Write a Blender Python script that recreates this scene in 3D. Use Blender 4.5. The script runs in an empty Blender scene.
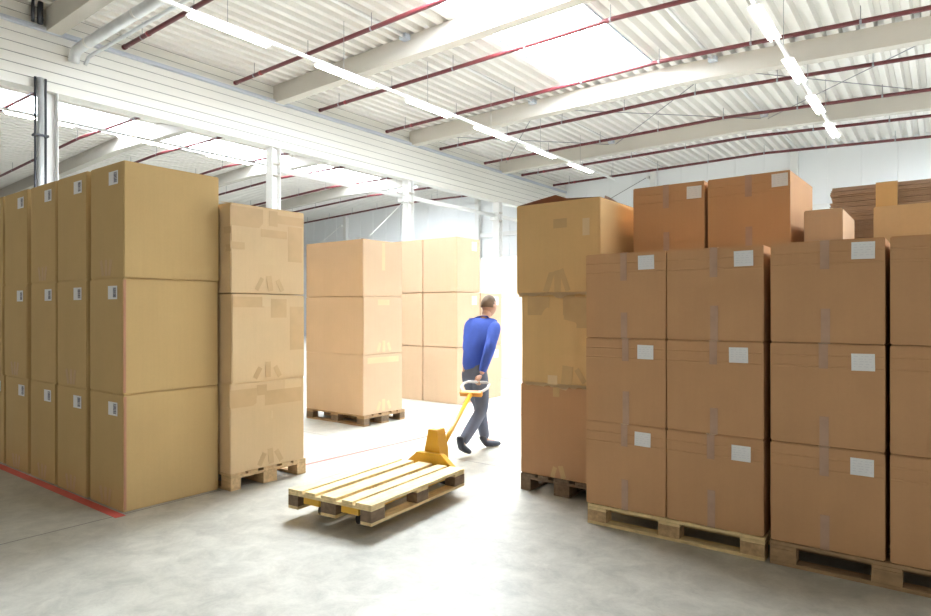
import bpy, bmesh, math, random
from mathutils import Vector, Matrix
PI = math.pi
C = bpy.context.scene.collection
random.seed(7)

# ------------------------------------------------------------------ camera, world, exposure
FPX, YAW, HOR, EYE = 633.4, math.radians(37.14), 311.07, 1.55
cam_d = bpy.data.cameras.new('camera'); cam = bpy.data.objects.new('camera', cam_d); C.objects.link(cam)
cam_d.sensor_width = 36.0; cam_d.lens = FPX / 931 * 36.0; cam_d.shift_y = (HOR - 308) / 931
cam_d.clip_end = 200
cam.location = (0, 0, EYE); cam.rotation_euler = (PI / 2, 0, YAW)
sc = bpy.context.scene; sc.camera = cam
vs = sc.view_settings
vs.view_transform = 'Standard'; vs.look = 'None'; vs.gamma = 1.0; vs.use_curve_mapping = False
vs.exposure = 0.08
W = bpy.data.worlds.new('overcast_sky'); sc.world = W; W.use_nodes = True
W.node_tree.nodes['Background'].inputs[0].default_value = (1.0, .93, .80, 1)
W.node_tree.nodes['Background'].inputs[1].default_value = 0.46
SKY_E, SKY_L, SKY_ADDED, TUBE_E = 56.0, 27.0, 20.0, 40.0       # skylight glazing (centre, left hall, right one added out of view), tubes

# ------------------------------------------------------------------ materials
MATS = {}
def mat(name, col, rough=.6, metal=0, emit=None, noise=None, bump=None, spec=.5, coat=0):
    """noise = (scale, (sx,sy,sz) stretch, amount) varies the colour; bump = (scale, stretch, strength)"""
    if name in MATS: return MATS[name]
    m = bpy.data.materials.new(name); m.use_nodes = True
    nt = m.node_tree; b = nt.nodes['Principled BSDF']
    b.inputs['Base Color'].default_value = (*col, 1); b.inputs['Roughness'].default_value = rough
    b.inputs['Metallic'].default_value = metal; b.inputs['Specular IOR Level'].default_value = spec
    b.inputs['Coat Weight'].default_value = coat
    if emit:
        b.inputs['Emission Color'].default_value = (*emit[0], 1); b.inputs['Emission Strength'].default_value = emit[1]
    tc = nt.nodes.new('ShaderNodeTexCoord')
    def nz(scale, st, detail=4):
        mp = nt.nodes.new('ShaderNodeMapping'); mp.inputs['Scale'].default_value = st
        nt.links.new(tc.outputs['Object'], mp.inputs[0])
        n = nt.nodes.new('ShaderNodeTexNoise'); n.inputs['Scale'].default_value = scale; n.inputs['Detail'].default_value = detail
        nt.links.new(mp.outputs[0], n.inputs['Vector']); return n
    if noise:
        lst = noise if isinstance(noise, list) else [noise]
        prev = None
        for sc_, st, amt in lst:
            n = nz(sc_, st)
            r = nt.nodes.new('ShaderNodeMapRange'); r.inputs[1].default_value = .25; r.inputs[2].default_value = .75
            r.inputs[3].default_value = 1 - amt; r.inputs[4].default_value = 1 + amt
            nt.links.new(n.outputs[0], r.inputs[0])
            if prev is None: prev = r.outputs[0]
            else:
                mu = nt.nodes.new('ShaderNodeMath'); mu.operation = 'MULTIPLY'
                nt.links.new(prev, mu.inputs[0]); nt.links.new(r.outputs[0], mu.inputs[1]); prev = mu.outputs[0]
        v = nt.nodes.new('ShaderNodeVectorMath'); v.operation = 'SCALE'
        v.inputs[0].default_value = col; nt.links.new(prev, v.inputs['Scale'])
        nt.links.new(v.outputs[0], b.inputs['Base Color'])
    if bump:
        n = nz(bump[0], bump[1], 3); bp = nt.nodes.new('ShaderNodeBump')
        bp.inputs['Strength'].default_value = bump[2]; bp.inputs['Distance'].default_value = .01
        nt.links.new(n.outputs[0], bp.inputs['Height']); nt.links.new(bp.outputs[0], b.inputs['Normal'])
    MATS[name] = m; return m

def card(name, col, amt=.05):
    return mat(name, col, rough=.75, spec=.25,
               noise=[(2.2, (1, 1, 1), amt), (14, (3, 3, .12), .016), (60, (1, 1, 1), .015)],
               bump=(40, (3, 3, .1), .03))
M_OLIVE = card('cardboard_olive_tan', (.58, .405, .185))
M_TAPED = card('cardboard_pale_tan', (.70, .52, .31))
M_PEACH = card('cardboard_peach', (.63, .46, .31))
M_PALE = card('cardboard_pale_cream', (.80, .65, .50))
M_BROWN = card('cardboard_brown', (.57, .33, .17))
M_OCHRE = card('cardboard_ochre', (.67, .445, .21))
M_RUST = card('cardboard_red_brown', (.52, .295, .155))
M_FLAT = card('cardboard_flat_grey_brown', (.44, .32, .24), .2)
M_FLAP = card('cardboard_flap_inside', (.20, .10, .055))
M_TAPE = mat('brown_packing_tape', (.545, .355, .165), .42, noise=(6, (1, 1, 1), .08))
M_TAPE_B = mat('tan_packing_tape', (.60, .415, .225), .42, noise=(6, (1, 1, 1), .08))
M_TAPE_L = mat('pale_packing_tape', (.70, .53, .31), .4, noise=(6, (1, 1, 1), .06))
M_CLEAR = mat('clear_packing_tape', (.50, .325, .225), .18, noise=(9, (1, 1, 1), .12), spec=.6)
M_LABEL = mat('label_paper', (.85, .86, .88), .5)
M_INK = mat('label_ink', (.06, .07, .12), .6)
M_INKF = mat('label_faint_ink', (.74, .75, .79), .6)
M_EDGE = mat('red_edge_tape', (.50, .25, .15), .5, noise=(5, (1, 1, .3), .2))
M_WOOD = mat('pallet_wood_fresh', (.80, .62, .33), .75, noise=[(5, (1, 6, 6), .2), (22, (1, 1, 1), .12)])
M_WOODT = mat('pallet_wood_tan', (.60, .42, .23), .75, noise=[(5, (1, 6, 6), .22), (22, (1, 1, 1), .12)])
M_WOODO = mat('pallet_wood_old', (.40, .26, .14), .8, noise=[(5, (1, 6, 6), .25), (22, (1, 1, 1), .15)])
M_WOODG = mat('pallet_wood_grey', (.20, .135, .085), .8, noise=[(5, (1, 6, 6), .25), (22, (1, 1, 1), .15)])
M_BLOCK = mat('pallet_chipboard_block', (.52, .35, .19), .85, noise=[(30, (1, 1, 1), .3)])
M_DECK = mat('roof_deck_paint', (.82, .80, .76), .45, noise=(1.5, (1, .3, 1), .05))
M_BEAM = mat('beam_paint', (.55, .515, .46), .6, noise=(2, (.4, 1, 1), .05))
M_WHITE = mat('white_paint', (.82, .82, .81), .45)
M_CLAD = mat('cladding_cream', (.78, .77, .72), .4, noise=(1.2, (1, .4, 4), .03))
M_GROOVE = mat('cladding_joint', (.16, .15, .16), .7)
M_WALL = mat('wall_panel', (.86, .88, .90), .5, noise=(.6, (1, 1, .4), .03))
M_PIPE = mat('red_sprinkler_paint', (.115, .018, .022), .35)
M_PIPER = mat('red_sprinkler_coupling', (.26, .03, .035), .35)
M_STEEL = mat('galvanised_steel', (.70, .72, .74), .35, .45, noise=(3, (1, 1, 1), .1))
M_TRAY = mat('zinc_tray', (.56, .60, .67), .45, .3)
M_DARK = mat('dark_metal', (.06, .065, .08), .5, .4)
M_ROD = mat('rod_grey', (.30, .30, .32), .5, .3)
M_RED = mat('red_floor_tape', (.62, .095, .085), .5, noise=(3, (1, 1, 1), .15))
M_REDP = mat('faded_red_floor_tape', (.60, .13, .115), .5, noise=(3, (1, 1, 1), .2))
M_TUBE = mat('fluorescent_tube', (1, 1, 1), .4, emit=((1, .95, .86), TUBE_E))
M_YELLOW = mat('truck_yellow_enamel', (.72, .40, .02), .3)
M_ORANGE = mat('truck_orange_grip', (.75, .33, .04), .5)
M_GREY = mat('pale_grey_plastic', (.72, .73, .76), .4)
M_RUBBER = mat('black_rubber', (.02, .02, .022), .7)
M_SKIN = mat('skin', (.52, .30, .21), .55)
M_BLUE = mat('blue_jacket_cloth', (.045, .10, .50), .85, noise=(9, (1, 1, .4), .15), bump=(14, (1, 1, .5), .5))
M_TROUS = mat('slate_trouser_cloth', (.12, .14, .20), .85, noise=(9, (1, 1, .3), .12), bump=(14, (1, 1, .5), .4))
M_SHOE = mat('dark_shoe_leather', (.02, .024, .04), .5)
M_SOLE = mat('pale_shoe_sole', (.45, .46, .5), .7)
M_HAIR = mat('grey_brown_hair', (.16, .11, .075), .8, noise=(30, (1, 1, 1), .25))

def glazing(name, e):
    m = mat(name, (.85, .9, .95), .3, emit=((.84, .925, 1.0), e)); return m
M_SKYR = glazing('skylight_glazing', SKY_E); M_SKYL = glazing('skylight_glazing_left_hall', SKY_L); M_SKY_ADDED = glazing('skylight_glazing_added', SKY_ADDED)

def floor_mat():
    m = bpy.data.materials.new('polished_concrete'); m.use_nodes = True; nt = m.node_tree; b = nt.nodes['Principled BSDF']
    N, Lk = nt.nodes, nt.links
    tc = N.new('ShaderNodeTexCoord')
    def noise(scale, det, rough=.55, dist=0):
        n = N.new('ShaderNodeTexNoise'); n.inputs['Scale'].default_value = scale; n.inputs['Detail'].default_value = det
        n.inputs['Roughness'].default_value = rough; n.inputs['Distortion'].default_value = dist
        Lk.new(tc.outputs['Object'], n.inputs['Vector']); return n
    def ramp(src, a, b_, ca, cb):
        r = N.new('ShaderNodeValToRGB'); r.color_ramp.elements[0].position = a; r.color_ramp.elements[1].position = b_
        r.color_ramp.elements[0].color = (*ca, 1); r.color_ramp.elements[1].color = (*cb, 1); Lk.new(src, r.inputs[0]); return r
    n1 = noise(.7, 8, .62, .4); n2 = noise(5, 10, .7, .45); n3 = noise(60, 4, .6)
    r1 = ramp(n1.outputs[0], .3, .72, (.44, .425, .37), (.535, .52, .465))
    r2 = ramp(n2.outputs[0], .34, .64, (.72, .72, .72), (1.08, 1.08, 1.08))
    r3 = ramp(n3.outputs[0], .3, .7, (.95, .95, .95), (1.03, 1.03, 1.03))
    def mul(a, b_):
        x = N.new('ShaderNodeMix'); x.data_type = 'RGBA'; x.blend_type = 'MULTIPLY'; x.inputs[0].default_value = 1
        Lk.new(a, x.inputs[6]); Lk.new(b_, x.inputs[7]); return x.outputs[2]
    c = mul(mul(r1.outputs[0], r2.outputs[0]), r3.outputs[0])
    # saw-cut joints on a regular grid
    sep = N.new('ShaderNodeSeparateXYZ'); Lk.new(tc.outputs['Object'], sep.inputs[0])
    def joint(axis, off, pitch):
        a = N.new('ShaderNodeMath'); a.operation = 'SUBTRACT'; Lk.new(sep.outputs[axis], a.inputs[0]); a.inputs[1].default_value = off
        p = N.new('ShaderNodeMath'); p.operation = 'PINGPONG'; Lk.new(a.outputs[0], p.inputs[0]); p.inputs[1].default_value = pitch / 2
        l = N.new('ShaderNodeMath'); l.operation = 'LESS_THAN'; Lk.new(p.outputs[0], l.inputs[0]); l.inputs[1].default_value = .006; return l
    mx = N.new('ShaderNodeMath'); mx.operation = 'MAXIMUM'
    Lk.new(joint(0, -5.0, 6.0).outputs[0], mx.inputs[0]); Lk.new(joint(1, 5.24, 6.0).outputs[0], mx.inputs[1])
    mj = N.new('ShaderNodeMix'); mj.data_type = 'RGBA'; Lk.new(mx.outputs[0], mj.inputs[0]); Lk.new(c, mj.inputs[6]); mj.inputs[7].default_value = (.10, .095, .09, 1)
    Lk.new(mj.outputs[2], b.inputs['Base Color'])
    rr = N.new('ShaderNodeMapRange'); rr.inputs[3].default_value = .26; rr.inputs[4].default_value = .5; Lk.new(n2.outputs[0], rr.inputs[0]); Lk.new(rr.outputs[0], b.inputs['Roughness'])
    b.inputs['Specular IOR Level'].default_value = .55
    bp = N.new('ShaderNodeBump'); bp.inputs['Strength'].default_value = .06; bp.inputs['Distance'].default_value = .01
    Lk.new(n2.outputs[0], bp.inputs['Height']); Lk.new(bp.outputs[0], b.inputs['Normal'])
    return m
M_FLOOR = floor_mat()

# ------------------------------------------------------------------ helpers
def box(bm, x0, x1, y0, y1, z0, z1, mi=0):
    v = [bm.verts.new((x, y, z)) for z in (z0, z1) for y in (y0, y1) for x in (x0, x1)]
    for f in ((0, 2, 3, 1), (4, 5, 7, 6), (0, 1, 5, 4), (2, 6, 7, 3), (0, 4, 6, 2), (1, 3, 7, 5)):
        bm.faces.new([v[i] for i in f]).material_index = mi
    return v
def bar(bm, p, q, w, h, up=(0, 0, 1)):
    """rectangular bar from p to q"""
    p, q = Vector(p), Vector(q); d = (q - p).normalized(); up = Vector(up)
    if abs(d.dot(up)) > .98: up = Vector((0, 1, 0))
    s = d.cross(up).normalized(); u = s.cross(d).normalized()
    v = [bm.verts.new(e + s * a * w / 2 + u * b * h / 2) for e in (p, q) for a, b in ((-1, -1), (1, -1), (1, 1), (-1, 1))]
    for f in ((3, 2, 1, 0), (4, 5, 6, 7), (0, 1, 5, 4), (1, 2, 6, 5), (2, 3, 7, 6), (3, 0, 4, 7)): bm.faces.new([v[i] for i in f])
def tube(bm, pts, r, n=10, cap=True):
    pts = [Vector(p) for p in pts]; rings = []
    rs = r if isinstance(r, (list, tuple)) else [r] * len(pts)
    ref = None
    for i, p in enumerate(pts):
        d = ((pts[min(i + 1, len(pts) - 1)] - pts[max(i - 1, 0)])).normalized()
        if ref is None: ref = Vector((0, 0, 1)) if abs(d.z) < .9 else Vector((0, 1, 0))
        s = d.cross(ref).normalized(); u = s.cross(d).normalized(); ref = u
        rings.append([bm.verts.new(p + (s * math.cos(2 * PI * k / n) + u * math.sin(2 * PI * k / n)) * rs[i]) for k in range(n)])
    for a, b in zip(rings, rings[1:]):
        for k in range(n): bm.faces.new((a[k], a[(k + 1) % n], b[(k + 1) % n], b[k])).smooth = True
    if cap: bm.faces.new(list(reversed(rings[0]))); bm.faces.new(rings[-1])
def prism(bm, poly, y0, y1, axis='Y'):
    """extrude a polygon (a,b) along an axis: Y -> (x,z), X -> (y,z), Z -> (x,y)"""
    mk = {'Y': lambda a, b, t: (a, t, b), 'X': lambda a, b, t: (t, a, b), 'Z': lambda a, b, t: (a, b, t)}[axis]
    A = [bm.verts.new(mk(a, b, y0)) for a, b in poly]; B = [bm.verts.new(mk(a, b, y1)) for a, b in poly]
    n = len(poly)
    for i in range(n): bm.faces.new((A[i], A[(i + 1) % n], B[(i + 1) % n], B[i]))
    bm.faces.new(list(reversed(A))); bm.faces.new(B)
def obj(name, bm, m, parent=None, loc=None, bevel=0):
    if bevel: bmesh.ops.bevel(bm, geom=list(bm.edges), offset=bevel, segments=2, affect='EDGES', profile=.6)
    bmesh.ops.recalc_face_normals(bm, faces=list(bm.faces))
    me = bpy.data.meshes.new(name); bm.to_mesh(me); bm.free()
    for x in (m if isinstance(m, (list, tuple)) else [m]): me.materials.append(x)
    o = bpy.data.objects.new(name, me); C.objects.link(o)
    if parent: o.parent = parent
    if loc: o.location = loc
    return o
def thing(name, label, cat, loc=(0, 0, 0), rotz=0, group=None):
    o = bpy.data.objects.new(name, None); C.objects.link(o); o.empty_display_size = .1
    o.location = loc; o.rotation_euler = (0, 0, rotz); tag(o, label, cat, group); return o
def tag(o, label, cat, group=None):
    o['label'] = label; o['category'] = cat
    if group: o['group'] = group
    return o
def struct(name, bm, m, bevel=0):
    o = obj(name, bm, m, bevel=bevel); o['kind'] = 'structure'; return o
def dup(root, loc, rotz=0, label=None, group=None):
    r = root.copy(); C.objects.link(r); r.location = loc; r.rotation_euler = (0, 0, rotz)
    if label: r['label'] = label
    if group: r['group'] = group
    for ch in list(root.children):
        c = ch.copy(); C.objects.link(c); c.parent = r
        for g in ch.children:
            d = g.copy(); C.objects.link(d); d.parent = c
    return r
def ordinal(i): return ['nearest', 'second nearest', 'third', 'fourth', 'fifth', 'sixth', 'seventh', 'eighth'][i]

# ------------------------------------------------------------------ the hall
YF, YN = 25.3, -9.0                   # far wall, rear left open behind the camera to let in sky light
XP, XR, XW = -13.55, 12.0, -42.0      # partition face, right wall, left wall
BEAMS = [-.25, 4.85, 9.95, 15.05, 20.15]
DEPTH = .44
def zb(x):                            # underside of the roof beams: two shallow gables mirrored about the partition
    if x < XP: x = 2 * XP - x
    return 6.80 + .014 * (x - XP) if x < -5 else 6.92 - .042 * (x + 5)
bm = bmesh.new(); box(bm, XW, XR, YN, YF, -.2, 0); struct('floor', bm, M_FLOOR)

def deck(x0, x1, y0, y1, *holes):
    bm = bmesh.new(); n = round((x1 - x0) / .3); w = (x1 - x0) / n
    prof = [(0, 0), (.4, 0), (.53, .14), (.87, .14), (1, 0)]
    for i in range(n):
        xa = x0 + i * w; mid = xa + w / 2
        segs = [(y0, y1)]
        for hole in holes:
            if hole[0] < mid < hole[1]: segs = [(y0, hole[2]), (hole[3], y1)]
        for s0, s1 in segs:
            P = [(xa + u * w, zb(xa + u * w) + DEPTH + z) for u, z in prof]
            for (a, b) in zip(P, P[1:]):
                f = [bm.verts.new(v) for v in ((a[0], s0, a[1]), (b[0], s0, b[1]), (b[0], s1, b[1]), (a[0], s1, a[1]))]
                bm.faces.new(f)
            top = [bm.verts.new(v) for v in ((xa, s0, P[0][1] + .2), (xa + w, s0, P[-1][1] + .2), (xa + w, s1, P[-1][1] + .2), (xa, s1, P[0][1] + .2))]
            bm.faces.new(top)
    return struct('ceiling', bm, M_DECK)
HOLE = (-7.55, -5.45, 5.1, 14.5)
HOLE_L = (2 * XP + 5.45, 2 * XP + 7.55, 5.1, 22.2)  # far end stretched beyond the mirrored strip to light the far wall
HOLE_ADDED = (2.05, 4.15, 5.1, 24.8)  # unseen skylight, added to light the far wall and carton sides
deck(-13.55, 11.95, YN, YF, HOLE, HOLE_ADDED)
deck(-42.05, -13.55, YN, YF, HOLE_L)
for i, (h, m) in enumerate(((HOLE, M_SKYR), (HOLE_L, M_SKYL), (HOLE_ADDED, M_SKY_ADDED))):
    bm = bmesh.new(); z = zb((h[0] + h[1]) / 2) + DEPTH + .12
    box(bm, h[0] - .06, h[1] + .06, h[2], h[3], z, z + .04)
    w = struct('window_%d' % (i + 1), bm, m)
    bm = bmesh.new(); zc = z - .12
    for x in (h[0] - .03, h[1] + .03): box(bm, x - .02, x + .02, h[2], h[3], zc - .02, z)
    for y in (h[2] + .03, h[3] - .03): box(bm, h[0], h[1], y - .02, y + .02, zc - .02, z)
    obj('window_frame', bm, M_TRAY, w)

# far wall: upright panels with fine joints
def panel_wall(name, x0, x1, y, z1, pitch):
    bm = bmesh.new(); n = round((x1 - x0) / pitch); w = (x1 - x0) / n; poly = []
    for i in range(n):
        a = x0 + i * w; poly += [(a + .012, y), (a + w - .012, y), (a + w - .006, y + .015), (a + w + .006, y + .015)]
    poly += [(x1, y + .25), (x0, y + .25)]
    prism(bm, poly, 0, z1, 'Z'); return struct(name, bm, M_WALL)
panel_wall('wall_far', XW, XR, YF, 7.6, 1.02)
bm = bmesh.new(); box(bm, XR, XR + .2, YN, YF, 0, 7.6); struct('wall_right', bm, M_WALL)
bm = bmesh.new(); box(bm, XW - .2, XW, YN, YF, 0, 7.6); struct('wall_left', bm, M_WALL)
bm = bmesh.new(); box(bm, XW, XP - .3, YF - .14, YF, 5.14, 5.34); box(bm, -13.2, XR, YF - .14, YF, 5.14, 5.3); struct('trim_1', bm, M_WHITE)

# partition cladding above the columns: horizontal planks with dark joints
bm = bmesh.new(); z = 5.72
while z < 7.25:
    box(bm, XP - .3, XP, YN, YF, z, z + .176); z += .19
o = struct('wall_partition', bm, M_CLAD)
bm = bmesh.new(); box(bm, XP - .28, XP - .015, YN, YF, 5.735, 7.3); struct('trim_2', bm, M_GROOVE)

# steel columns under the partition
cl = ['front left, with steel pipes strapped beside it', 'behind the taped brown carton stack', 'behind the peach carton stack', 'at the far pale cartons']
for i, y in enumerate(BEAMS[1:]):
    t = thing('steel_column', 'white steel column under the partition, ' + cl[i], 'column', (XP - .15, y, 0), 0, 'columns under the partition')
    bm = bmesh.new(); box(bm, -.13, .13, -.13, -.112, 0, 5.72); box(bm, -.13, .13, .112, .13, 0, 5.72); box(bm, -.006, .006, -.112, .112, 0, 5.72)
    obj('column_shaft', bm, M_WHITE, t)
    bm = bmesh.new(); box(bm, -.2, .2, -.2, .2, 0, .025); obj('base_plate', bm, M_WHITE, t)
    if i in (1, 2, 3):
        bm = bmesh.new()
        for zz in (5.0, 5.3): box(bm, .0, .135, -.11, .11, zz, zz + .03)
        obj('stiffener_plate', bm, M_BEAM, t)
    if i in (2, 3):
        bm = bmesh.new(); box(bm, -.12, .12, -.36, -.14, 5.0, 5.32); obj('junction_box', bm, M_WHITE, t, bevel=.01)
# bracing tubes between the columns, white
for i, (a, b) in enumerate(((2, 3), (3, 4), (4, 5))):
    ya = BEAMS[a]; yb_ = (BEAMS + [YF])[b]
    bm = bmesh.new(); tube(bm, [(XP - .1, ya + .14, 5.18), (XP - .1, yb_ - .14, 5.18)], .075, 12)
    tag(obj('bracing_tube', bm, M_WHITE), ['white horizontal tube between the second and third columns', 'white horizontal tube between the third and fourth columns', 'white horizontal tube from the fourth column to the far wall'][i], 'brace', 'bracing tubes under the partition')
# pipes beside the first column
t = thing('pipe_run', 'dark-edged silver service pipes running down beside the front left column', 'pipe', (XP + .1, BEAMS[1] - .22, 0))
bm = bmesh.new(); tube(bm, [(0, 0, .1), (0, 0, 5.9)], .055, 14); obj('pipe', bm, M_STEEL, t)
bm = bmesh.new()
for dy in (-.085, .085): tube(bm, [(0, dy, .1), (0, dy, 5.9)], .022, 8)
obj('conduit', bm, M_DARK, t)
for z in (1.2, 2.4, 3.6, 4.8):
    bm = bmesh.new(); box(bm, -.07, .07, -.12, .12, z, z + .04); obj('pipe_clamp', bm, M_DARK, t)
bm = bmesh.new(); tube(bm, [(XP + .12, 4.62, 6.35 + .55), (XP + .12, 4.62, 7.3)], .05, 12); tube(bm, [(XP + .12, 4.5, 6.9), (XP + .12, 4.5, 7.3)], .03, 10)
tag(obj('service_pipe', bm, M_DARK), 'short dark pipe rising above the cable tray at top left', 'pipe')

# roof beams
def beam(x0, x1, y, label):
    xs = [x0] + [x for x in (-22.1, -5.0) if x0 < x < x1] + [x1]
    top = [(x, zb(x) + DEPTH) for x in xs]; bot = [(x, zb(x)) for x in reversed(xs)]
    bm = bmesh.new(); prism(bm, top + bot, y - .13, y + .13)
    tag(obj('roof_beam', bm, M_BEAM, bevel=.012), label, 'beam', 'roof beams')
rb = ['just behind the silver duct at top left', 'second from the top left, ending under the skylight', 'third from the left, crossing at the far end of the skylight', 'nearest the far wall of the right hall']
lb = ['seen between the partition and the leftmost cartons', 'second nearest', 'third, above the taped carton stack', 'nearest the far wall in the hall beyond the partition']
for i, y in enumerate(BEAMS[1:]):
    beam(XP + .02, XR - .02, y, 'pale grey roof beam ' + rb[i])
    beam(XW + .02, XP - .32, y, 'white roof beam in the hall beyond the partition, ' + lb[i])

# purlin tubes with a bracket at each beam
for nm, x in (('left of the skylight', -8.95), ('right of the skylight near the ridge', -4.2)):
    t = thing('purlin_tube', 'thin white tube running under the roof deck ' + nm, 'tube', (x, 0, zb(x) + DEPTH - .05), 0, 'purlin tubes')
    bm = bmesh.new(); ys = [YN] + BEAMS + [YF]
    for a, b in zip(ys, ys[1:]): tube(bm, [(0, a + .16, 0), (0, b - .16, 0)], .035, 10)
    obj('tube', bm, M_WHITE, t)
    for y in BEAMS[1:]:
        bm = bmesh.new(); box(bm, -.09, .09, y - .3, y - .14, -.07, .04); obj('bracket', bm, M_TRAY, t, bevel=.008)

# sprinkler pipes
def sprinkler(y, x0, x1, label, dz=.14):
    t = thing('sprinkler_pipe', label, 'pipe', (0, y, 0), 0, 'red sprinkler pipes')
    f = lambda x: zb(x) + dz
    xs = [x0]; x = math.ceil(x0)
    while x < x1 - .1:
        if x > x0: xs.append(x)
        x += 1
    xs.append(x1)
    bm = bmesh.new(); tube(bm, [(x, 0, f(x)) for x in xs], .045, 10); obj('pipe', bm, M_PIPE, t)
    k = 0; x = x0 + .75
    while x < x1:
        bm = bmesh.new(); tube(bm, [(x, 0, f(x)), (x, 0, zb(x) + DEPTH + .02)], .007, 6); tube(bm, [(x - .02, 0, f(x)), (x + .02, 0, f(x))], .05, 10)
        obj('pipe_hanger', bm, M_ROD, t); x += 1.9
    for x in (x0 + .02, x0 + 1.0):
        if x < x1:
            bm = bmesh.new(); tube(bm, [(x - .035, 0, f(x)), (x + .035, 0, f(x))], .052, 12); obj('coupling', bm, M_PIPER if x > x0 + .5 else M_PIPE, t)
ys = [6.12, 8.67, 11.22, 13.77, 16.32, 18.87, 21.42, 23.97]
for i, y in enumerate(ys):
    k = 7 - i
    sprinkler(y, -13.4, XR - .1, 'dark red sprinkler pipe under the right hall roof, ' + ('closest to the far wall' if k == 0 else '%s from the far wall' % ordinal(k).replace('second nearest', 'second')), .15)
    sprinkler(y, -40.0, -17.6, 'dark red sprinkler pipe in the hall beyond the partition, ' + ('closest to the far wall' if k == 0 else '%s from the far wall' % ordinal(k).replace('second nearest', 'second')), .15)

# tube lights on their tracks
def light_row(x, z, starts, names, rowname, y0, y1):
    t = thing('light_track', 'slim white light track, ' + rowname, 'track', (x, 0, z), 0, 'light tracks')
    bm = bmesh.new(); box(bm, -.03, .03, y0, y1, .045, .10); obj('track_rail', bm, M_WHITE, t)
    y = y0 + .8
    while y < y1:
        bm = bmesh.new(); tube(bm, [(0, y, .1), (0, y, zb(x) + DEPTH - z)], .005, 6); obj('suspension_wire', bm, M_ROD, t); y += 2.55
    for y, nm in zip(starts, names):
        l = thing('tube_light', nm, 'light', (x, y, z), 0, 'tube lights')
        bm = bmesh.new(); prism(bm, [(-.11, .015), (-.05, .045), (.05, .045), (.11, .015), (.10, .012), (.0, .03), (-.10, .012)], 0, 1.5); obj('housing', bm, M_WHITE, l)  # housing widened and tubes paired to stand in for their glow
        for dx in (-.05, .05):
            bm = bmesh.new(); tube(bm, [(dx, .03, 0), (dx, 1.47, 0)], .022, 10); obj('tube', bm, M_TUBE, l)
S = [5.32 + 2.55 * k for k in range(6)]
nth = ['nearest the camera', 'second', 'third', 'fourth', 'fifth', 'farthest']
light_row(-9.5, 6.22, S, ['lit tube light in the long row beside the partition, ' + (n if n in (nth[0], nth[5]) else n + ' from the top left') for n in nth], 'left row beside the partition', -5, 21.5)
light_row(-2.34, 6.22, [2.77 + 2.55 * k for k in range(3, 7)] + [2.77 + 2.55 * k for k in range(2, 0, -1)], ['bright tube light in the right-hand row, ' + n for n in ('nearest the camera', 'second from the top', 'third from the top', 'lowest and nearest the far wall')] + ['tube light of the right-hand row above the picture edge'] * 2, 'right-hand row near the ridge', -6, 20.3)
light_row(-17.6, 6.22, S, ['tube light in the hall beyond the partition, ' + (n if n in (nth[0], nth[5]) else n + ' from the left') for n in nth], 'row in the hall beyond the partition', 0, 21.5)

# silver duct over the partition, thin pipe beside it
t = thing('air_duct', 'thick silver duct crossing the roof at top left, bent down onto the partition', 'duct', (0, 5.2, 6.58))
bm = bmesh.new(); tube(bm, [(XP + .1, 0, -.22), (XP + .12, 0, -.1), (XP + .2, 0, -.02), (XP + .35, 0, 0), (-3, 0, .12)], .095, 18); obj('duct', bm, M_STEEL, t)
for x in (XP + .75, XP + 2.6, XP + 4.5):
    bm = bmesh.new(); z = .12 * (x - XP) / 10.5; tube(bm, [(x - .03, 0, z), (x + .03, 0, z)], .105, 18); obj('duct_band', bm, M_WHITE, t)
t = thing('silver_pipe', 'thin silver pipe running alongside the thick duct at top left', 'pipe', (0, 5.42, 6.52))
bm = bmesh.new(); tube(bm, [(XP + .06, 0, -.12), (XP + .2, 0, -.01), (XP + .4, 0, 0), (-3, 0, .12)], .035, 12); obj('pipe', bm, M_STEEL, t)
# cable tray along the top of the cladding
t = thing('cable_tray', 'zinc cable tray along the top of the white partition', 'tray', (XP + .02, 0, 6.80))
bm = bmesh.new(); box(bm, 0, .10, YN, YF - .1, 0, .008); obj('tray_base', bm, M_TRAY, t)
bm = bmesh.new(); box(bm, .096, .104, YN, YF - .1, 0, .07); obj('tray_side', bm, M_TRAY, t)

# wall posts of the far wall
for x, n in ((-4.3, 'right of the brown top cartons'), (-9.45, 'above the left brown top carton'), (-18.3, 'above the far pale cartons'), (-27.8, 'above the peach stack')):
    bm = bmesh.new(); box(bm, x - .12, x + .12, YF - .24, YF - .005, 0, min(zb(x) + .36, 7.3)); tag(obj('wall_post', bm, M_WHITE, bevel=.01), 'white post on the far wall ' + n, 'post', 'posts on the far wall')
# thin bracing rods
def rod(p, q, r, lab, m=M_ROD):
    bm = bmesh.new(); tube(bm, [p, q], r, 8); tag(obj('bracing_rod', bm, m), lab, 'rod', 'bracing rods')
zt = 7.12
def cross(pairs, r, lab, m=M_ROD):
    t = thing('cross_brace', lab, 'brace', pairs[0][0], 0, 'rod braces')
    o = Vector(pairs[0][0])
    for p, q in pairs:
        bm = bmesh.new(); tube(bm, [Vector(p) - o, Vector(q) - o], r, 8); obj('rod', bm, m, t)
        if p[1] > YF - .6:
            for e in (p, q):
                bm = bmesh.new(); box(bm, -.05, .05, -.03, YF - e[1] - .006, -.05, .05); bm.transform(Matrix.Translation(Vector(e) - o)); obj('anchor_plate', bm, M_WHITE, t)
cross((((-13.2, 15.25, zt), (-9.05, 19.95, zt + .05)), ((-13.2, 19.95, zt + .02), (-9.05, 15.25, zt + .07))), .012, 'thin rod cross under the far roof bay, left of the skylight')
cross((((-8.8, 15.25, zt), (-4.3, 19.95, zt + .05)), ((-8.8, 19.95, zt + .02), (-4.3, 15.25, zt + .07))), .012, 'thin rod cross under the far roof bay, between the two purlin tubes')
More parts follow.
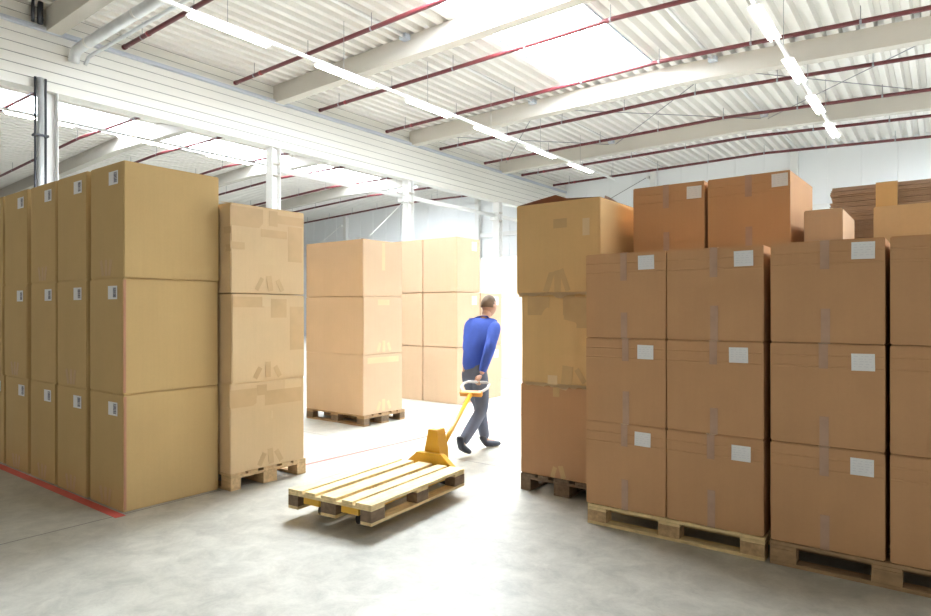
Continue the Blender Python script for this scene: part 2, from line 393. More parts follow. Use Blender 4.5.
cross((((-4.1, 15.25, zt), (.2, 19.95, zt - .15)), ((-4.1, 19.95, zt + .02), (.2, 15.25, zt - .13))), .012, 'thin rod cross under the far roof bay, at the right-hand light row')
cross((((-9.65, YF - .3, 7.0), (-13.2, YF - .3, 5.45)),), .014, 'thin rod slanting down the far wall behind the ragged carton')
cross((((-28.0, YF - .34, 6.5), (-33, YF - .34, 4.0)), ((-33, YF - .38, 6.2), (-28.0, YF - .38, 4.0))), .02, 'white rod cross on the far wall of the hall beyond the partition', M_WHITE)
cross((((XP - .15, BEAMS[3] - .18, 5.05), (XP - .15, BEAMS[3] - 1.7, 3.8)),), .014, 'white rod slanting down from the third column', M_WHITE)

# ------------------------------------------------------------------ floor tape
def floor_tape(p, q, w, m, label):
    p, q = Vector((*p, 0)), Vector((*q, 0)); bm = bmesh.new(); n = 12
    s = (q - p).cross(Vector((0, 0, 1))).normalized() * w / 2
    for i in range(n):
        a, b = p.lerp(q, i / n), p.lerp(q, (i + 1) / n)
        box_v = [a - s, b - s, b + s, a + s]
        lo = [bm.verts.new(v) for v in box_v]; hi = [bm.verts.new(v + Vector((0, 0, .0015))) for v in box_v]
        bm.faces.new(hi)
        for k in range(4): bm.faces.new((lo[k], lo[(k + 1) % 4], hi[(k + 1) % 4], hi[k]))
    tag(obj('floor_tape', bm, m), label, 'tape', 'red lines on the floor')
floor_tape((-9.5, 2.235), (-4.95, 2.235), .075, M_RED, 'red tape line on the floor along the foot of the olive carton block')
floor_tape((-5.15, 3.95), (-5.03, 9.0), .05, M_REDP, 'faded pink line crossing the bright aisle floor behind the pallet truck')
floor_tape((-6.40, 8.25), (-6.40, 9.0), .05, M_RED, 'red tape line at the foot of the far cartons behind the walker')

# ------------------------------------------------------------------ pallets (1.2 along x, 0.8 along y, 0.144 high)
def make_pallet(label, mw, mb):
    t = thing('wooden_pallet', label, 'pallet', (0, 0, 0), 0, 'wooden pallets')
    R = random.Random(label)
    for y0, w in ((-.4, .145), (-.2275, .1), (-.0725, .145), (.1275, .1), (.255, .145)):
        bm = bmesh.new(); box(bm, -.6, .6, y0, y0 + w, .122, .144); obj('deck_board', bm, mw, t, bevel=.003)
    for x0 in (-.6, -.0725, .455):
        bm = bmesh.new(); box(bm, x0, x0 + .145, -.4, .4, .100, .122); obj('cross_board', bm, mw, t, bevel=.003)
    for x0, w in ((-.6, .145), (-.0725, .145), (.455, .145)):
        for y0, d in ((-.4, .1), (-.0725, .145), (.3, .1)):
            bm = bmesh.new(); box(bm, x0, x0 + w, y0, y0 + d, .022, .100); obj('block', bm, mb, t, bevel=.003)
    for y0, w in ((-.4, .1), (-.0725, .145), (.3, .1)):
        bm = bmesh.new(); box(bm, -.6, .6, y0, y0 + w, 0, .022); obj('bottom_board', bm, mw, t, bevel=.003)
    return t

# ------------------------------------------------------------------ cartons
def carton_mesh(w, d, h, seed, crease=False, bulge=.006):
    """base centre at origin, x width, y depth, z height"""
    R = random.Random(str(seed)); bm = bmesh.new()
    if crease:
        g = .0016
        pr = [(-d / 2, 0), (d / 2, 0), (d / 2, h), (-d / 2, h)]
        for zf in (.885, .775):
            z = h * zf; pr += [(-d / 2, z + .008), (-d / 2 + g, z + .003), (-d / 2 - .0012, z - .005), (-d / 2, z - .012)]
        prism(bm, pr, -w / 2, w / 2, 'X')
        ed = [e for e in bm.edges if (abs(e.verts[0].co.y - e.verts[1].co.y) > d * .5 or e.calc_length() > .3) and not (abs(e.verts[0].co.x - e.verts[1].co.x) > w * .5 and h * .05 < e.verts[0].co.z < h * .95)]
        bmesh.ops.bevel(bm, geom=ed, offset=.006, segments=2, affect='EDGES')
    else:
        box(bm, -w / 2, w / 2, -d / 2, d / 2, 0, h)
        bmesh.ops.bevel(bm, geom=list(bm.edges), offset=.007, segments=2, affect='EDGES')
        big = [f for f in bm.faces if f.calc_area() > .05]
        es = list({e for f in big for e in f.edges})
        bmesh.ops.subdivide_edges(bm, edges=es, cuts=5, use_grid_fill=True)
        for v in bm.verts:
            x, y, z = v.co.x / (w / 2), v.co.y / (d / 2), (v.co.z - h / 2) / (h / 2)
            k = R.uniform(-.0012, .0012)
            if abs(x) > .97: v.co.x += math.copysign(bulge * max(0, (1 - y * y)) * max(0, (1 - z * z)) + k, x)
            if abs(y) > .97: v.co.y += math.copysign(bulge * max(0, (1 - x * x)) * max(0, (1 - z * z)) + k, y)
    return bm
def patch(t, face, w, d, h, u, v, pw, ph, rot, m, name='packing_tape', lift=.0012, thick=.0008, bulge=0):
    """thin sheet on face 'F' (-y) or 'R' (+x); u,v = centre in metres from the lower left of that face seen from outside"""
    bm = bmesh.new(); box(bm, -pw / 2, pw / 2, -thick, 0, -ph / 2, ph / 2)
    Wd = w if face == 'F' else d
    M = Matrix.Rotation(rot, 4, 'Y')
    uu = 2 * u / Wd - 1; vv = 2 * v / h - 1; b = bulge * (1 - uu * uu) * (1 - vv * vv)
    if face == 'F': M = Matrix.Translation((-w / 2 + u, -d / 2 - lift - b, v)) @ M
    else: M = Matrix.Translation((w / 2 + lift + b, -d / 2 + u, v)) @ Matrix.Rotation(PI / 2, 4, 'Z') @ M
    bm.transform(M); return obj(name, bm, m, t)
def label_card(t, face, w, d, h, u, v, pw, ph, style, bulge=0, rot=0):
    o = patch(t, face, w, d, h, u, v, pw, ph, rot, M_LABEL, 'shipping_label', .0035, .001, bulge)
    R = random.Random(u * 7 + v)
    if style == 'bar':
        bm = bmesh.new(); z = -ph * .36
        while z < ph * .36:
            hh = R.uniform(.003, .009); box(bm, -pw / 2 + pw * .55, -pw / 2 + pw * .88, -.0016, 0, z, z + hh); z += hh + R.uniform(.002, .004)
        mi = M_INK; nm = 'barcode'
    else:
        bm = bmesh.new()
        for k in range(5):
            z = ph * (.32 - .15 * k); x = -pw * .4
            while x < pw * .36:
                ww = R.uniform(.008, .022); box(bm, x, min(x + ww, pw * .42), -.0016, 0, z, z + ph * .035); x += ww + R.uniform(.004, .02)
        mi = M_INKF; nm = 'printed_lines'
    bm.transform(o_mat[face](w, d, u, v, h, bulge)); obj(nm, bm, mi, o)
def _mF(w, d, u, v, h, b):
    uu = 2 * u / w - 1; vv = 2 * v / h - 1; bb = b * (1 - uu * uu) * (1 - vv * vv); return Matrix.Translation((-w / 2 + u, -d / 2 - .0035 - bb, v))
def _mR(w, d, u, v, h, b):
    uu = 2 * u / d - 1; vv = 2 * v / h - 1; bb = b * (1 - uu * uu) * (1 - vv * vv); return Matrix.Translation((w / 2 + .0035 + bb, -d / 2 + u, v)) @ Matrix.Rotation(PI / 2, 4, 'Z')
o_mat = {'F': _mF, 'R': _mR}
def carton(x0, x1, y0, y1, z0, h, m, label, group, rotz=0, crease=False, seed=None, bulge=.006):
    w, d = x1 - x0, y1 - y0
    t = thing('cardboard_box', label, 'box', ((x0 + x1) / 2, (y0 + y1) / 2, z0), rotz, group)
    obj('carton', carton_mesh(w, d, h, seed or label, crease, bulge), m, t); return t

TIER = ['bottom', 'middle', 'top']
# --- A: olive block on the floor, left
cols = [(-5.62, -5.04), (-6.26, -5.67), (-6.89, -6.31), (-7.55, -6.95), (-8.18, -7.60)]
cn = ['the corner column nearest the aisle', 'second column left of the corner', 'third column left of the corner', 'fourth column left of the corner', 'leftmost column cut by the frame']
for i, (a, b) in enumerate(cols):
    for k in range(3):
        R = random.Random(i * 9 + k)
        j = R.uniform(-.006, .006); dy = R.uniform(-.006, .012)
        w, d, h = b - a, .80, .9035
        t = carton(a + j, b + j, 2.285 + dy, 3.085 + dy, .904 * k, h, M_OLIVE, 'big olive-tan cardboard box, %s tier of %s' % (TIER[k], cn[i]), 'big cartons in the left block', seed=(i, k))
        label_card(t, 'F', w, d, h, w - .065 - .096, h - (.118 if k == 2 else .112 if k else .118), .155, .105, 'bar', .006)
        # splayed tape tails near the lower edge
        for q in (-.5, 0, .45): patch(t, 'F', w, d, h, w * .5 + q * .15, .085, .045, .13, q * .6, M_TAPE, bulge=.006) if (k == 0 or (i + k) % 2 == 0) else None
        if i == 0 and k < 2: patch(t, 'R', w, d, h, .013, h / 2, .02, h - .03, 0, M_EDGE, 'edge_tape')

# --- B: taped cartons on a pallet
p2 = make_pallet('tan wooden pallet under the taped cartons beside the left block', M_WOODT, M_WOODT)
p2.location = (-5.485, 3.515, 0)
zs = [.144, .922, 1.706]; H = .778
P2 = [  # u, v as fractions of the right face
    [(.16, .83, .34, .20, 0, 0), (.70, .80, .52, .17, 0, 0), (.83, .90, .24, .20, 0, 1), (.40, .90, .13, .12, 0, 0), (.40, .10, .06, .15, .5, 0), (.52, .12, .07, .18, -.1, 0), (.63, .11, .06, .15, -.5, 0), (.53, .6, .02, .09, 0, 1)],
    [(.22, .91, .40, .12, 0, 0), (.62, .84, .22, .22, 0, 0), (.88, .60, .20, .52, 0, 0), (.45, .93, .12, .14, 0, 1), (.33, .10, .06, .14, .55, 0), (.47, .13, .07, .18, 0, 0), (.60, .10, .06, .14, -.5, 0)],
    [(.20, .86, .42, .22, 0, 0), (.56, .70, .36, .09, 0, 0), (.86, .60, .20, .42, 0, 0), (.55, .88, .12, .18, 0, 0), (.80, .88, .38, .10, 0, 0), (.08, .53, .18, .08, 0, 0), (.36, .11, .05, .16, .5, 0), (.50, .12, .07, .18, -.15, 0), (.64, .10, .06, .15, -.5, 0)]]
for k in range(3):
    x0, x1, y0, y1 = -6.07, -4.885, 3.115, 3.895
    w, d = x1 - x0, y1 - y0
    t = carton(x0, x1, y0, y1, zs[k], H, M_TAPED, 'patched tan cardboard box with brown tape, %s of the stack beside the left block' % TIER[k], 'taped cartons on the tan pallet', rotz=(-.006, .01, .0)[k], seed=('b', k))
    for n_, (u, v, pw, ph, r, ty) in enumerate(P2[k]): patch(t, 'R', w, d, H, u * d, v * H, pw * d, ph * H, r, M_TAPE_L if ty else M_TAPE_B, lift=.0012 + .0004 * n_, bulge=.006)
    if k == 2:
        for v in (.70, .50): patch(t, 'F', w, d, H, w - .06, v * H, .12, .06, 0, M_TAPE_B)
        for (ya, yb_, zz) in ((-.36, .02, .028), (.04, .36, .012)):
            bm = bmesh.new(); f = [(w / 2 - .004, ya, H - .002), (w / 2 - .004, yb_, H - .002), (w / 2 - .30, yb_ - .02, H + zz), (w / 2 - .30, ya + .03, H + zz + .02)]
            vv = [bm.verts.new(p) for p in f]; bm.faces.new(vv); bmesh.ops.solidify(bm, geom=list(bm.faces), thickness=.004); obj('top_flap', bm, M_TAPED, t)

# --- C: peach cartons on a pallet
p3 = make_pallet('tan wooden pallet under the peach cartons in mid-aisle', M_WOODO, M_WOODG)
p3.location = (-6.80, 6.34, 0)
zc = [.144, .960, 1.752]; hc = [.814, .790, .768]
for k in range(3):
    x0, x1, y0, y1 = -7.40, -6.215, 5.935, 6.70; w, d, h = x1 - x0, y1 - y0, hc[k]
    t = carton(x0, x1, y0, y1, zc[k], h, M_PEACH, 'peach-coloured cardboard box, %s of the three on the mid-aisle pallet' % TIER[k], 'peach cartons on the mid-aisle pallet', rotz=(0, .006, -.004)[k], seed=('c', k))
    if k < 2:
        for n_, (u, v, pw, ph, r) in enumerate(((.38, .12, .07, .16, .4), (.5, .13, .08, .2, 0), (.64, .12, .07, .15, -.4))[:3]): patch(t, 'R', w, d, h, u * d, v * h, pw * d, ph * h, r, M_TAPE_L, lift=.0012 + .0004 * n_, bulge=.006)
        patch(t, 'R', w, d, h, .5 * d, .90 * h, .8 * d if k == 0 else .3 * d, .10 * h, 0, M_TAPE_L, bulge=.006)
    else:
        patch(t, 'R', w, d, h, .5 * d, .72 * h, .08 * d, .5 * h, 0, M_TAPE_L, bulge=.006)
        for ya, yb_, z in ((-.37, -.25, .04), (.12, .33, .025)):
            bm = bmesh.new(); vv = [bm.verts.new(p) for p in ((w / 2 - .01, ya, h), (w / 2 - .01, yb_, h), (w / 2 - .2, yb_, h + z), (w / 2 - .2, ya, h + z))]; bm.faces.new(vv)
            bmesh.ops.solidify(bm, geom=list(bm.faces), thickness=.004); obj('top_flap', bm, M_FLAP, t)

# --- D: plain cartons behind the walker
for nm, x0, x1, y0, y1, tiers in (('front right', -7.20, -6.457, 8.29, 8.94, 3), ('left', -7.96, -7.22, 8.29, 8.94, 3), ('two-high', -7.20, -6.457, 8.965, 9.60, 2)):
    for k in range(tiers):
        w, d, h = x1 - x0, y1 - y0, .918
        t = carton(x0, x1, y0, y1, .925 * k + (.02 if k else 0), h if k else h + .02, M_PEACH, 'plain pale cardboard box, %s tier of the %s column behind the walker' % (TIER[k], nm), 'plain cartons behind the walker', seed=('d', nm, k))
        if x1 > -6.5: label_card(t, 'R', w, d, h, d - .17, h - .13, .14, .15, 'lines', .006)
# --- E: farthest pale cartons
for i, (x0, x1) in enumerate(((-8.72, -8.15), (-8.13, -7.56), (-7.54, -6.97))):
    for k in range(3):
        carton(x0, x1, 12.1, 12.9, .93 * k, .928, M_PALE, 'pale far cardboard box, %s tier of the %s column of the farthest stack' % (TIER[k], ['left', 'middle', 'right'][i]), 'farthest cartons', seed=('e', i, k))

# --- F: ragged brown cartons on the dark pallet
p4 = make_pallet('dark grey-brown pallet under the ragged carton stack', M_WOODG, M_WOODG)
p4.location = (-2.55, 5.29, 0); p4.rotation_euler.z = PI / 2
zf = [.144, .925, 1.692]; hf = [.780, .766, .775]
PF = [[(.42, .07, .05, .12, .3, 0), (.52, .08, .06, .14, -.3, 0), (.45, .93, .08, .10, 0, 0)],
      [(.22, .87, .28, .20, 0, 0), (.73, .80, .38, .33, 0, 0), (.60, .88, .14, .22, 0, 0), (.58, .12, .13, .20, .1, 0), (.74, .12, .06, .17, -.6, 0), (.40, .06, .12, .10, 0, 1)],
      [(.42, .15, .07, .26, .35, 0), (.52, .14, .08, .24, 0, 0), (.60, .15, .06, .25, -.35, 0), (.55, .76, .16, .10, 0, 0), (.85, .70, .08, .18, 0, 1)]]
for k in range(3):
    x0, x1 = [(-2.955, -2.17), (-2.945, -2.18), (-2.99, -2.20)][k]; y0, y1 = [(4.70, 5.86), (4.70, 5.86), (4.69, 5.87)][k]
    w, d, h = x1 - x0, y1 - y0, hf[k]
    t = carton(x0, x1, y0, y1, zf[k], h, [M_RUST, M_OCHRE, M_OCHRE][k], '%s cardboard box with ragged seams, %s of the stack on the dark pallet' % (['red-brown', 'olive-brown taped', 'wide ochre open-topped'][k], TIER[k]), 'ragged cartons on the dark pallet', seed=('f', k), rotz=(0, .004, -.004)[k], bulge=.009)
    for n_, (u, v, pw, ph, r, ty) in enumerate(PF[k]): patch(t, 'F', w, d, h, u * w, v * h, pw * w, ph * h, r, M_TAPE_L if ty else M_TAPE, lift=.0012 + .0004 * n_, bulge=.009)
    # ragged lower flap edge
    if k:
        bm = bmesh.new(); R = random.Random(k); n = 26; A = []; B = []
        for i in range(n + 1):
            x = -w / 2 + .03 + (w - .06) * i / n; A.append(bm.verts.new((x, -d / 2 - .004, .016))); B.append(bm.verts.new((x, -d / 2 - .010, -.004 - R.uniform(0, .014) - (.02 if 13 <= i <= 15 else 0))))
        for i in range(n): bm.faces.new((A[i], A[i + 1], B[i + 1], B[i]))
        bmesh.ops.solidify(bm, geom=list(bm.faces), thickness=.003); obj('torn_edge', bm, M_TAPE_L, t)
    if k == 2:
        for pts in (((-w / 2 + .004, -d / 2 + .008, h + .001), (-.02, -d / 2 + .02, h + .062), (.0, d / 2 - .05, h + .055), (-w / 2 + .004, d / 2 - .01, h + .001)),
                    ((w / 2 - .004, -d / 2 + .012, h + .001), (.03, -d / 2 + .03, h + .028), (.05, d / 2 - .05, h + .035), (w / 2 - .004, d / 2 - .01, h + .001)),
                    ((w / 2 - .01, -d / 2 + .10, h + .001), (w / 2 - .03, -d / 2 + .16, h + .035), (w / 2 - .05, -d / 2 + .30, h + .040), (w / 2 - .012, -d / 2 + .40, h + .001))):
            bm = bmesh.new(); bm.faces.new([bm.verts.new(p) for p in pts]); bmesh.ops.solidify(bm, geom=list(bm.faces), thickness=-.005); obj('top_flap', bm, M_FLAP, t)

# --- G: brown cartons with white labels, right foreground
def labelled(x0, x1, y0, y1, z0, label, lab=None, group='labelled brown cartons', h=.604, rotz=0, tape=True, lsz=(.115, .098)):
    w, d = x1 - x0, y1 - y0
    t = carton(x0, x1, y0, y1, z0, h, M_BROWN, label, group, rotz, True)
    R = random.Random(label)
    if tape:
        a = R.uniform(.24, .34); b = R.uniform(.28, .40); x = w * R.uniform(.475, .515); tw = .048
        patch(t, 'F', w, d, h, x, h - a * h / 2, tw, a * h, 0, M_CLEAR, 'clear_tape', .003)
        patch(t, 'F', w, d, h, x + .004, b * h / 2, tw, b * h, 0, M_CLEAR, 'clear_tape', .003)
        bm = bmesh.new(); box(bm, -w / 2 + x - .03, -w / 2 + x + .03, -d / 2 + .001, -d / 2 + .06, h - .001, h + .0012); obj('tape_end', bm, M_TAPE_L, t)
    if lab: label_card(t, 'F', w, d, h, lab[0], h - lab[1], lsz[0], lsz[1], 'lines', rot=R.uniform(-.02, .02))
    return t
pA = make_pallet('fresh yellow wooden pallet under the left labelled brown cartons', M_WOOD, M_BLOCK); pA.location = (-1.49, 4.64, 0)
pB = make_pallet('weathered brown pallet under the rightmost cartons', M_WOODO, M_WOODO); pB.location = (-.262, 4.64, 0); pB.rotation_euler.z = .004
A = [(-2.103, -1.511), (-1.504, -.898)]; B = [(-.858, -.268), (-.245, .345)]
LA = [[], [(.475, .10), (.46, .085), (.49, .08)]]
for i, (x0, x1) in enumerate(A):
    for k in range(3):
        labelled(x0, x1, 4.245, 5.03, .146 + .606 * k, 'brown labelled carton, %s tier, %s column on the yellow pallet' % (TIER[k], ['left', 'right'][i]), LA[i][k] if i else [(.43, .09), (.45, .09), (.455, .075)][k])
for i, (x0, x1) in enumerate(B):
    for k in range(3):
        labelled(x0, x1, 4.245, 5.03, .146 + .608 * k, 'brown carton, %s tier, %s on the weathered pallet' % (TIER[k], ['full column with white label', 'rightmost column cut by the frame'][i]),
                 [(.48, .09), (.485, .10), (.485, .07)][k] if i == 0 else None)
# second rank behind: two cartons show over the top
pA2 = make_pallet('wooden pallet hidden behind the yellow pallet', M_WOODO, M_BLOCK); pA2.location = (-1.49, 5.50, 0)
for i, (x0, x1) in enumerate(((-2.08, -1.497), (-1.487, -.905))):
    for k in range(3):
        carton(x0, x1, 5.06, 5.86, .146 + .606 * k, .604, M_BROWN, 'brown carton in the second rank, %s tier, below the %s top carton' % (TIER[k], ['left', 'right'][i]), 'second rank cartons', seed=('h', i, k), bulge=.002)
labelled(-2.075, -1.497, 5.06, 5.86, 1.966, 'brown labelled carton perched on top, left one of the pair', (.50, .085))
t = labelled(-1.462, -.878, 5.06, 5.86, 1.966, 'brown labelled carton perched on top, right one showing its pinkish side', (.515, .066), lsz=(.11, .095), rotz=-.03)
pB2 = make_pallet('wooden pallet hidden behind the weathered pallet', M_WOODO, M_WOODO); pB2.location = (-.262, 5.50, 0)
for i, (x0, x1) in enumerate(((-.858, -.268), (-.245, .345))):
    for k in range(3):
        carton(x0, x1, 5.06, 5.86, .146 + .606 * k, .604, M_BROWN, 'brown carton behind the rightmost cartons, %s tier, %s' % (TIER[k], ['left', 'right'][i]), 'second rank cartons', seed=('i', i, k), bulge=.002)
carton(-.81, -.570, 5.10, 5.83, 1.966, .305, M_PEACH, 'low pale orange carton lying on top in front of the flattened stack', 'low cartons on top', seed='s1')
carton(-.382, .20, 5.02, 5.60, 1.966, .280, M_TAPED, 'low yellow-tan carton on top at the right edge', 'low cartons on top', seed='s2')

# --- H: bundle of flattened cartons behind
pF = make_pallet('wooden pallet under the tall plain cartons at the back right', M_WOODO, M_WOODO); pF.location = (-.15, 6.42, 0)
for i, (x0, x1) in enumerate(((-.74, -.15), (-.14, .45))):
    for k in range(3):
        carton(x0, x1, 6.03, 6.81, .146 + .606 * k, .604, M_BROWN, 'plain brown carton under the flattened bundle, %s tier, %s' % (TIER[k], ['left', 'right'][i]), 'cartons under the flattened bundle', seed=('j', i, k), bulge=.002)
z = 1.966; R = random.Random(4); n = 0; ztop = 2.575
while z < ztop - .01:
    th = R.uniform(.018, .026) if z < 2.28 else R.uniform(.036, .046)
    th = min(th, ztop - z)
    e = R.uniform(-.012, .012) + (.03 if z < 2.30 else 0)
    bm = bmesh.new()
    for q in range(3): box(bm, -.60 + e + R.uniform(0, .012), .62 + e, -.37 + R.uniform(0, .018), .37, th * q / 3 + (.004 if q == 0 else .001), th * (q + 1) / 3 - .001)
    o = obj('flattened_carton', bm, M_FLAT, bevel=.002); o.location = (-.165, 6.42, z)
    tag(o, 'grey-brown flattened cardboard sheet in the bundle at the back right', 'cardboard', 'flattened cartons in the bundle'); z += th; n += 1
bm = bmesh.new(); box(bm, -.13, .015, -.004, 0, 1.975, ztop + .006); box(bm, -.13, .015, -.004, .78, ztop + .002, ztop + .006)
o = obj('cardboard_band', bm, M_OCHRE); o.location = (-.315, 6.045, 0); tag(o, 'ochre cardboard band wrapped round the flattened bundle', 'band')

# ------------------------------------------------------------------ pallet truck and its pallet
PX, PY, PR = -3.56, 3.60, math.radians(5.5)
p6 = make_pallet('empty wooden pallet lifted on the yellow hand truck in the aisle', M_WOOD, M_WOODG)
p6.location = (PX, PY, .085); p6.rotation_euler.z = PI / 2 + PR
t = thing('pallet_truck', 'yellow hand pallet truck with grey hoop handle, pulled by the walker', 'pallet truck', (PX, PY, 0), PR)
def tl(name, fn, m, parent=t, bevel=0):
    bm = bmesh.new(); fn(bm); return obj(name, bm, m, parent, bevel=bevel)
for s in (-1, 1):
    x = s * .185
    f = tl('fork', lambda bm: (box(bm, x - .08, x + .08, -.58, .66, .130, .182)), M_YELLOW, bevel=.006)
    tl('fork_roller', lambda bm: tube(bm, [(x - .05, -.42, .05), (x + .05, -.42, .05)], .042, 14), M_RUBBER, f)
tl('bridge', lambda bm: prism(bm, [(-.25, .11), (.25, .11), (.25, .20), (.13, .30), (-.13, .30), (-.25, .20)], .645, .71), M_YELLOW, bevel=.01)
tl('pump_housing', lambda bm: (prism(bm, [(-.09, .14), (.09, .14), (.08, .32), (.045, .50), (-.045, .50), (-.08, .32)], .70, .84)), M_YELLOW, bevel=.012)
tl('pump_ram', lambda bm: tube(bm, [(0, .80, .1), (0, .77, .50)], .03, 14), M_STEEL)
for s in (-1, 1): tl('steer_wheel', lambda bm: tube(bm, [(s * .04, .82, .09), (s * .10, .82, .09)], .09, 20), M_RUBBER)
# handle end in the truck's frame
Mi = (Matrix.Translation((PX, PY, 0)) @ Matrix.Rotation(PR, 4, 'Z')).inverted()
HG = Mi @ Vector((-3.94, 5.41, .80)); P0 = Vector((0, .84, .30)); ax = (HG - P0).normalized()
tl('tiller', lambda bm: tube(bm, [P0, P0 + ax * .3, HG - ax * .20], .022, 12), M_YELLOW)
sd = ax.cross(Vector((0, 0, 1))).normalized()
b0 = HG - ax * .20
hp = [b0, b0 + sd * .10 + ax * .02, b0 + sd * .145 + ax * .09, b0 + sd * .14 + ax * .17, b0 + sd * .10 + ax * .20, b0 - sd * .10 + ax * .20, b0 - sd * .14 + ax * .17, b0 - sd * .145 + ax * .09, b0 - sd * .10 + ax * .02, b0]
tl('hoop_handle', lambda bm: tube(bm, hp, .014, 10), M_GREY)
tl('grip_block', lambda bm: bar(bm, b0 - sd * .12 - ax * .02, b0 + sd * .12 - ax * .02, .05, .05, ax), M_ORANGE, bevel=.01)

# ------------------------------------------------------------------ the walker
def skin(verts, edges, root, sub=2):
    """verts: (x,y,z,rx,ry) -> evaluated skin mesh as a bmesh"""
    me = bpy.data.meshes.new('tmp'); me.from_pydata([v[:3] for v in verts], edges, []); o = bpy.data.objects.new('tmp', me); C.objects.link(o)
    sm = o.modifiers.new('s', 'SKIN'); sm.use_smooth_shade = True
    if not me.skin_vertices: me.skin_vertices.new()
    for i, v in enumerate(verts):
        d = me.skin_vertices[0].data[i]; d.radius = (v[3], v[4] if len(v) > 4 else v[3]); d.use_root = (i == root)
    ss = o.modifiers.new('d', 'SUBSURF'); ss.levels = sub; ss.render_levels = sub
    bpy.context.view_layer.update()
    ev = o.evaluated_get(bpy.context.evaluated_depsgraph_get()); bm = bmesh.new(); bm.from_mesh(ev.to_mesh()); ev.to_mesh_clear()
    bpy.data.objects.remove(o); bpy.data.meshes.remove(me)
    for f in bm.faces: f.smooth = True
    return bm
def merge(dst, src):
    me = bpy.data.meshes.new('t'); src.to_mesh(me); src.free(); dst.from_mesh(me); bpy.data.meshes.remove(me)
WX, WY = -4.12, 5.58                     # hips; local frame: +y forward, +x the walker's right
wr = thing('person', 'person in blue jacket and dark trousers, walking away and pulling the pallet truck', 'person', (WX, WY, 0))
hand_w = Vector((-3.94, 5.41, .80)); hl = hand_w - Vector((WX, WY, 0))
J = dict(pel=(0, 0, .90), wai=(0, .05, 1.06), che=(0, .13, 1.26), nkb=(0, .21, 1.43), nk=(0, .245, 1.50), hd=(0, .28, 1.57),
         sr=(.17, .17, 1.385), er=(.235, -.03, 1.13), wr=(hl.x + .015, hl.y + .05, hl.z + .075),
         sl=(-.17, .20, 1.385), el=(-.25, .22, 1.10), wl=(-.20, .42, .98),
         hr=(.085, .01, .87), kr=(.09, .04, .47), ar=(.07, -.30, .155), tr=(.07, -.20, .045),
         hL=(-.085, .01, .87), kl=(-.075, .22, .49), al=(-.03, .27, .085), tL=(.0, .44, .04))
def V(k, r, r2=None): return (*J[k], r, r2 or r)
# body (skin): one continuous surface
vb = [V('pel', .13, .10), V('wai', .115, .085), V('che', .12, .09), V('nkb', .07, .065), V('nk', .05, .052), V('hd', .06, .065),
      V('sr', .045), V('er', .04), V('wr', .028), V('sl', .045), V('el', .04), V('wl', .028),
      V('hr', .085), V('kr', .055), V('ar', .036), V('tr', .03), V('hL', .085), V('kl', .055), V('al', .036), V('tL', .03)]
eb = [(0, 1), (1, 2), (2, 3), (3, 4), (4, 5), (2, 6), (6, 7), (7, 8), (2, 9), (9, 10), (10, 11), (0, 12), (12, 13), (13, 14), (14, 15), (0, 16), (16, 17), (17, 18), (18, 19)]
body = skin(vb, eb, 0)
# head: shaped sphere with face, nose and ears
hb = bmesh.new(); bmesh.ops.create_uvsphere(hb, u_segments=28, v_segments=20, radius=1)
for v in hb.verts:
    x, y, z = v.co
    jaw = max(0, -z); wd = .076 * (1 - .28 * jaw * jaw); dp = .098 * (1 - .10 * jaw)
    nx, ny, nz = x * wd, y * dp + (.010 * jaw if y > 0 else -.012 * max(0, z)), z * .118
    if y > .55:
        if abs(x) < .22 and -.32 < z < .10: ny += .020 * (1 - abs(x) / .22) * (1 - abs(z + .16) / .27)        # nose
        if .12 < abs(x) < .5 and .0 < z < .22: ny -= .007                                                     # eye sockets
        if abs(x) < .3 and -.55 < z < -.43: ny -= .005                                                        # mouth
    if abs(x) > .93 and -.22 < z < .15 and -.35 < y < .1: nx += math.copysign(.014, x); ny -= .008           # ears
    v.co = (nx, ny, nz)
for f in hb.faces: f.smooth = True
hb.transform(Matrix.Translation((0, .305, 1.605)) @ Matrix.Rotation(-.12, 4, 'X'))
merge(body, hb)
def hand(wrist, pdir, ndir, side, curl):
    """palm and five bent fingers; pdir = from wrist to knuckles, ndir = palm normal, side = thumb direction"""
    w = Vector(wrist); p = Vector(pdir).normalized(); n = Vector(ndir); n = (n - p * n.dot(p)).normalized(); s = n.cross(p).normalized()
    if s.dot(Vector(side)) < 0: s = -s
    out = skin([(*w, .026, .02), (*(w + p * .045), .036, .018), (*(w + p * .085), .038, .015)], [(0, 1), (1, 2)], 0, 1)
    for off, L in ((.030, .072), (.010, .080), (-.010, .074), (-.029, .058)):
        a = w + p * .078 + s * off; ch = [(*a, .010)]; ang = 0; q = a
        for seg in (.45, .32, .23):
            ang += curl; q = q + (p * math.cos(ang) + n * math.sin(ang)) * L * seg; ch.append((*q, .0092))
        merge(out, skin(ch, [(0, 1), (1, 2), (2, 3)], 0, 1))
    a = w + p * .025 + s * .022; b = a + (s * .7 + p * .6 + n * .25).normalized() * .034; c = b + (p * .8 + n * .6 * (1 if curl > .5 else .3)).normalized() * .030
    merge(out, skin([(*a, .013), (*b, .0115), (*c, .0095)], [(0, 1), (1, 2)], 0, 1)); return out
wrv = Vector(J['wr'])
merge(body, hand(J['wr'], Vector((hl.x, hl.y, hl.z + .02)) - wrv, (0, .75, -.5), (-1, 0, 0), .85))
merge(body, hand(J['wl'], (.05, .35, -.9), (1, 0, 0), (0, 1, 0), .35))
obj('body', body, M_SKIN, wr)
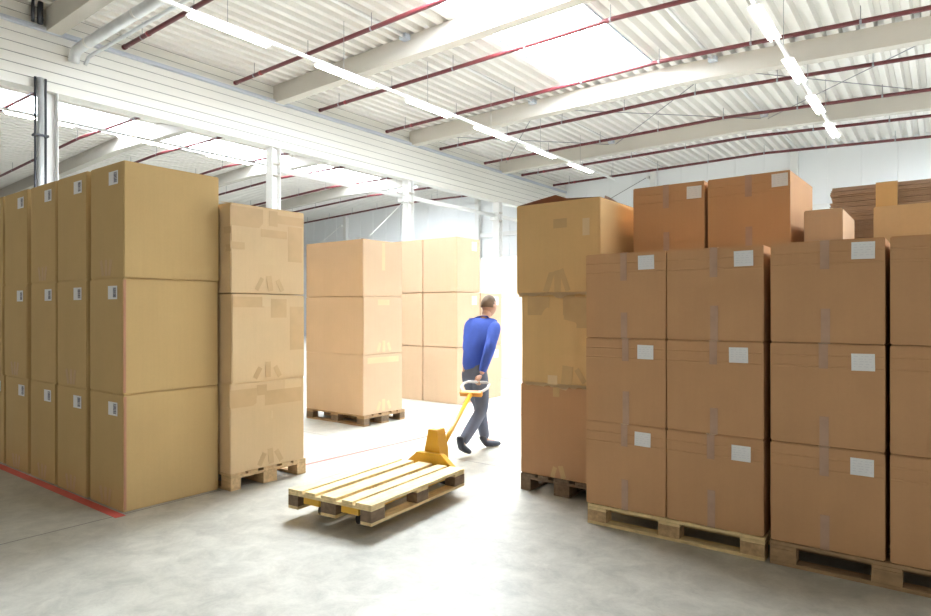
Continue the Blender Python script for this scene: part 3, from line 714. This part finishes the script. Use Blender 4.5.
# jacket
def G(k, r, r2=None): return (*J[k], r, r2 or r)
lerp = lambda a, b, f: tuple(Vector(J[a]).lerp(Vector(J[b]), f))
vj = [(0, .0, .84, .168, .135), G('wai', .165, .125), G('che', .185, .135), (0, .19, 1.41, .105, .085), (0, .225, 1.455, .072, .072),
      G('sr', .092), G('er', .066), (*lerp('er', 'wr', .93), .045), G('sl', .092), G('el', .066), (*lerp('el', 'wl', .93), .045), (*lerp('sr', 'er', .5), .07), (*lerp('sl', 'el', .5), .07)]
jk = obj('jacket', skin(vj, [(0, 1), (1, 2), (2, 3), (3, 4), (2, 5), (5, 11), (11, 6), (6, 7), (2, 8), (8, 12), (12, 9), (9, 10)], 0), M_BLUE, wr)
vt = [(0, .0, .90, .135, .112), G('hr', .10), (*lerp('hr', 'kr', .5), .095), G('kr', .073), (*lerp('kr', 'ar', .55), .068), (*lerp('kr', 'ar', 1.0), .056),
      G('hL', .102), (*lerp('hL', 'kl', .5), .095), G('kl', .073), (*lerp('kl', 'al', .55), .068), (*lerp('kl', 'al', .98), .056), (0, .03, 1.03, .125, .095)]
obj('trousers', skin(vt, [(0, 1), (1, 2), (2, 3), (3, 4), (4, 5), (0, 6), (6, 7), (7, 8), (8, 9), (9, 10), (0, 11)], 0), M_TROUS, wr)
def shoe(heel, toe, up):
    h, tt = Vector(heel), Vector(toe); d = (tt - h).normalized(); u = Vector(up)
    bmq = skin([(*(h + u * .01), .043, .045), (*h.lerp(tt, .5), .046, .040), (*h.lerp(tt, .85), .044, .030), (*tt, .03, .022), (*(h + u * .10), .052, .052)], [(0, 1), (1, 2), (2, 3), (0, 4)], 0)
    return bmq
b1 = shoe((-.03, .225, .052), (.045, .46, .034), (0, 0, 1))
s1 = obj('shoe', b1, M_SHOE, wr)
b2 = shoe((.072, -.35, .145), (.07, -.155, .04), (0, .35, .94))
s2 = obj('shoe', b2, M_SHOE, wr)
# hair cap
hc_ = bmesh.new(); bmesh.ops.create_uvsphere(hc_, u_segments=28, v_segments=20, radius=1)
bmesh.ops.delete(hc_, geom=[v for v in hc_.verts if (v.co.z < -.30 if v.co.y < .1 else v.co.z < .38 + .35 * max(0, v.co.y - .3)) or (v.co.z < .12 and v.co.y > -.1)], context='VERTS')
for v in hc_.verts: v.co = (v.co.x * .083, v.co.y * .108 - .010, v.co.z * .127)
for f in hc_.faces: f.smooth = True
bmesh.ops.solidify(hc_, geom=list(hc_.faces), thickness=.012)
hc_.transform(Matrix.Translation((0, .305, 1.605)) @ Matrix.Rotation(-.12, 4, 'X'))
obj('hair', hc_, M_HAIR, wr)
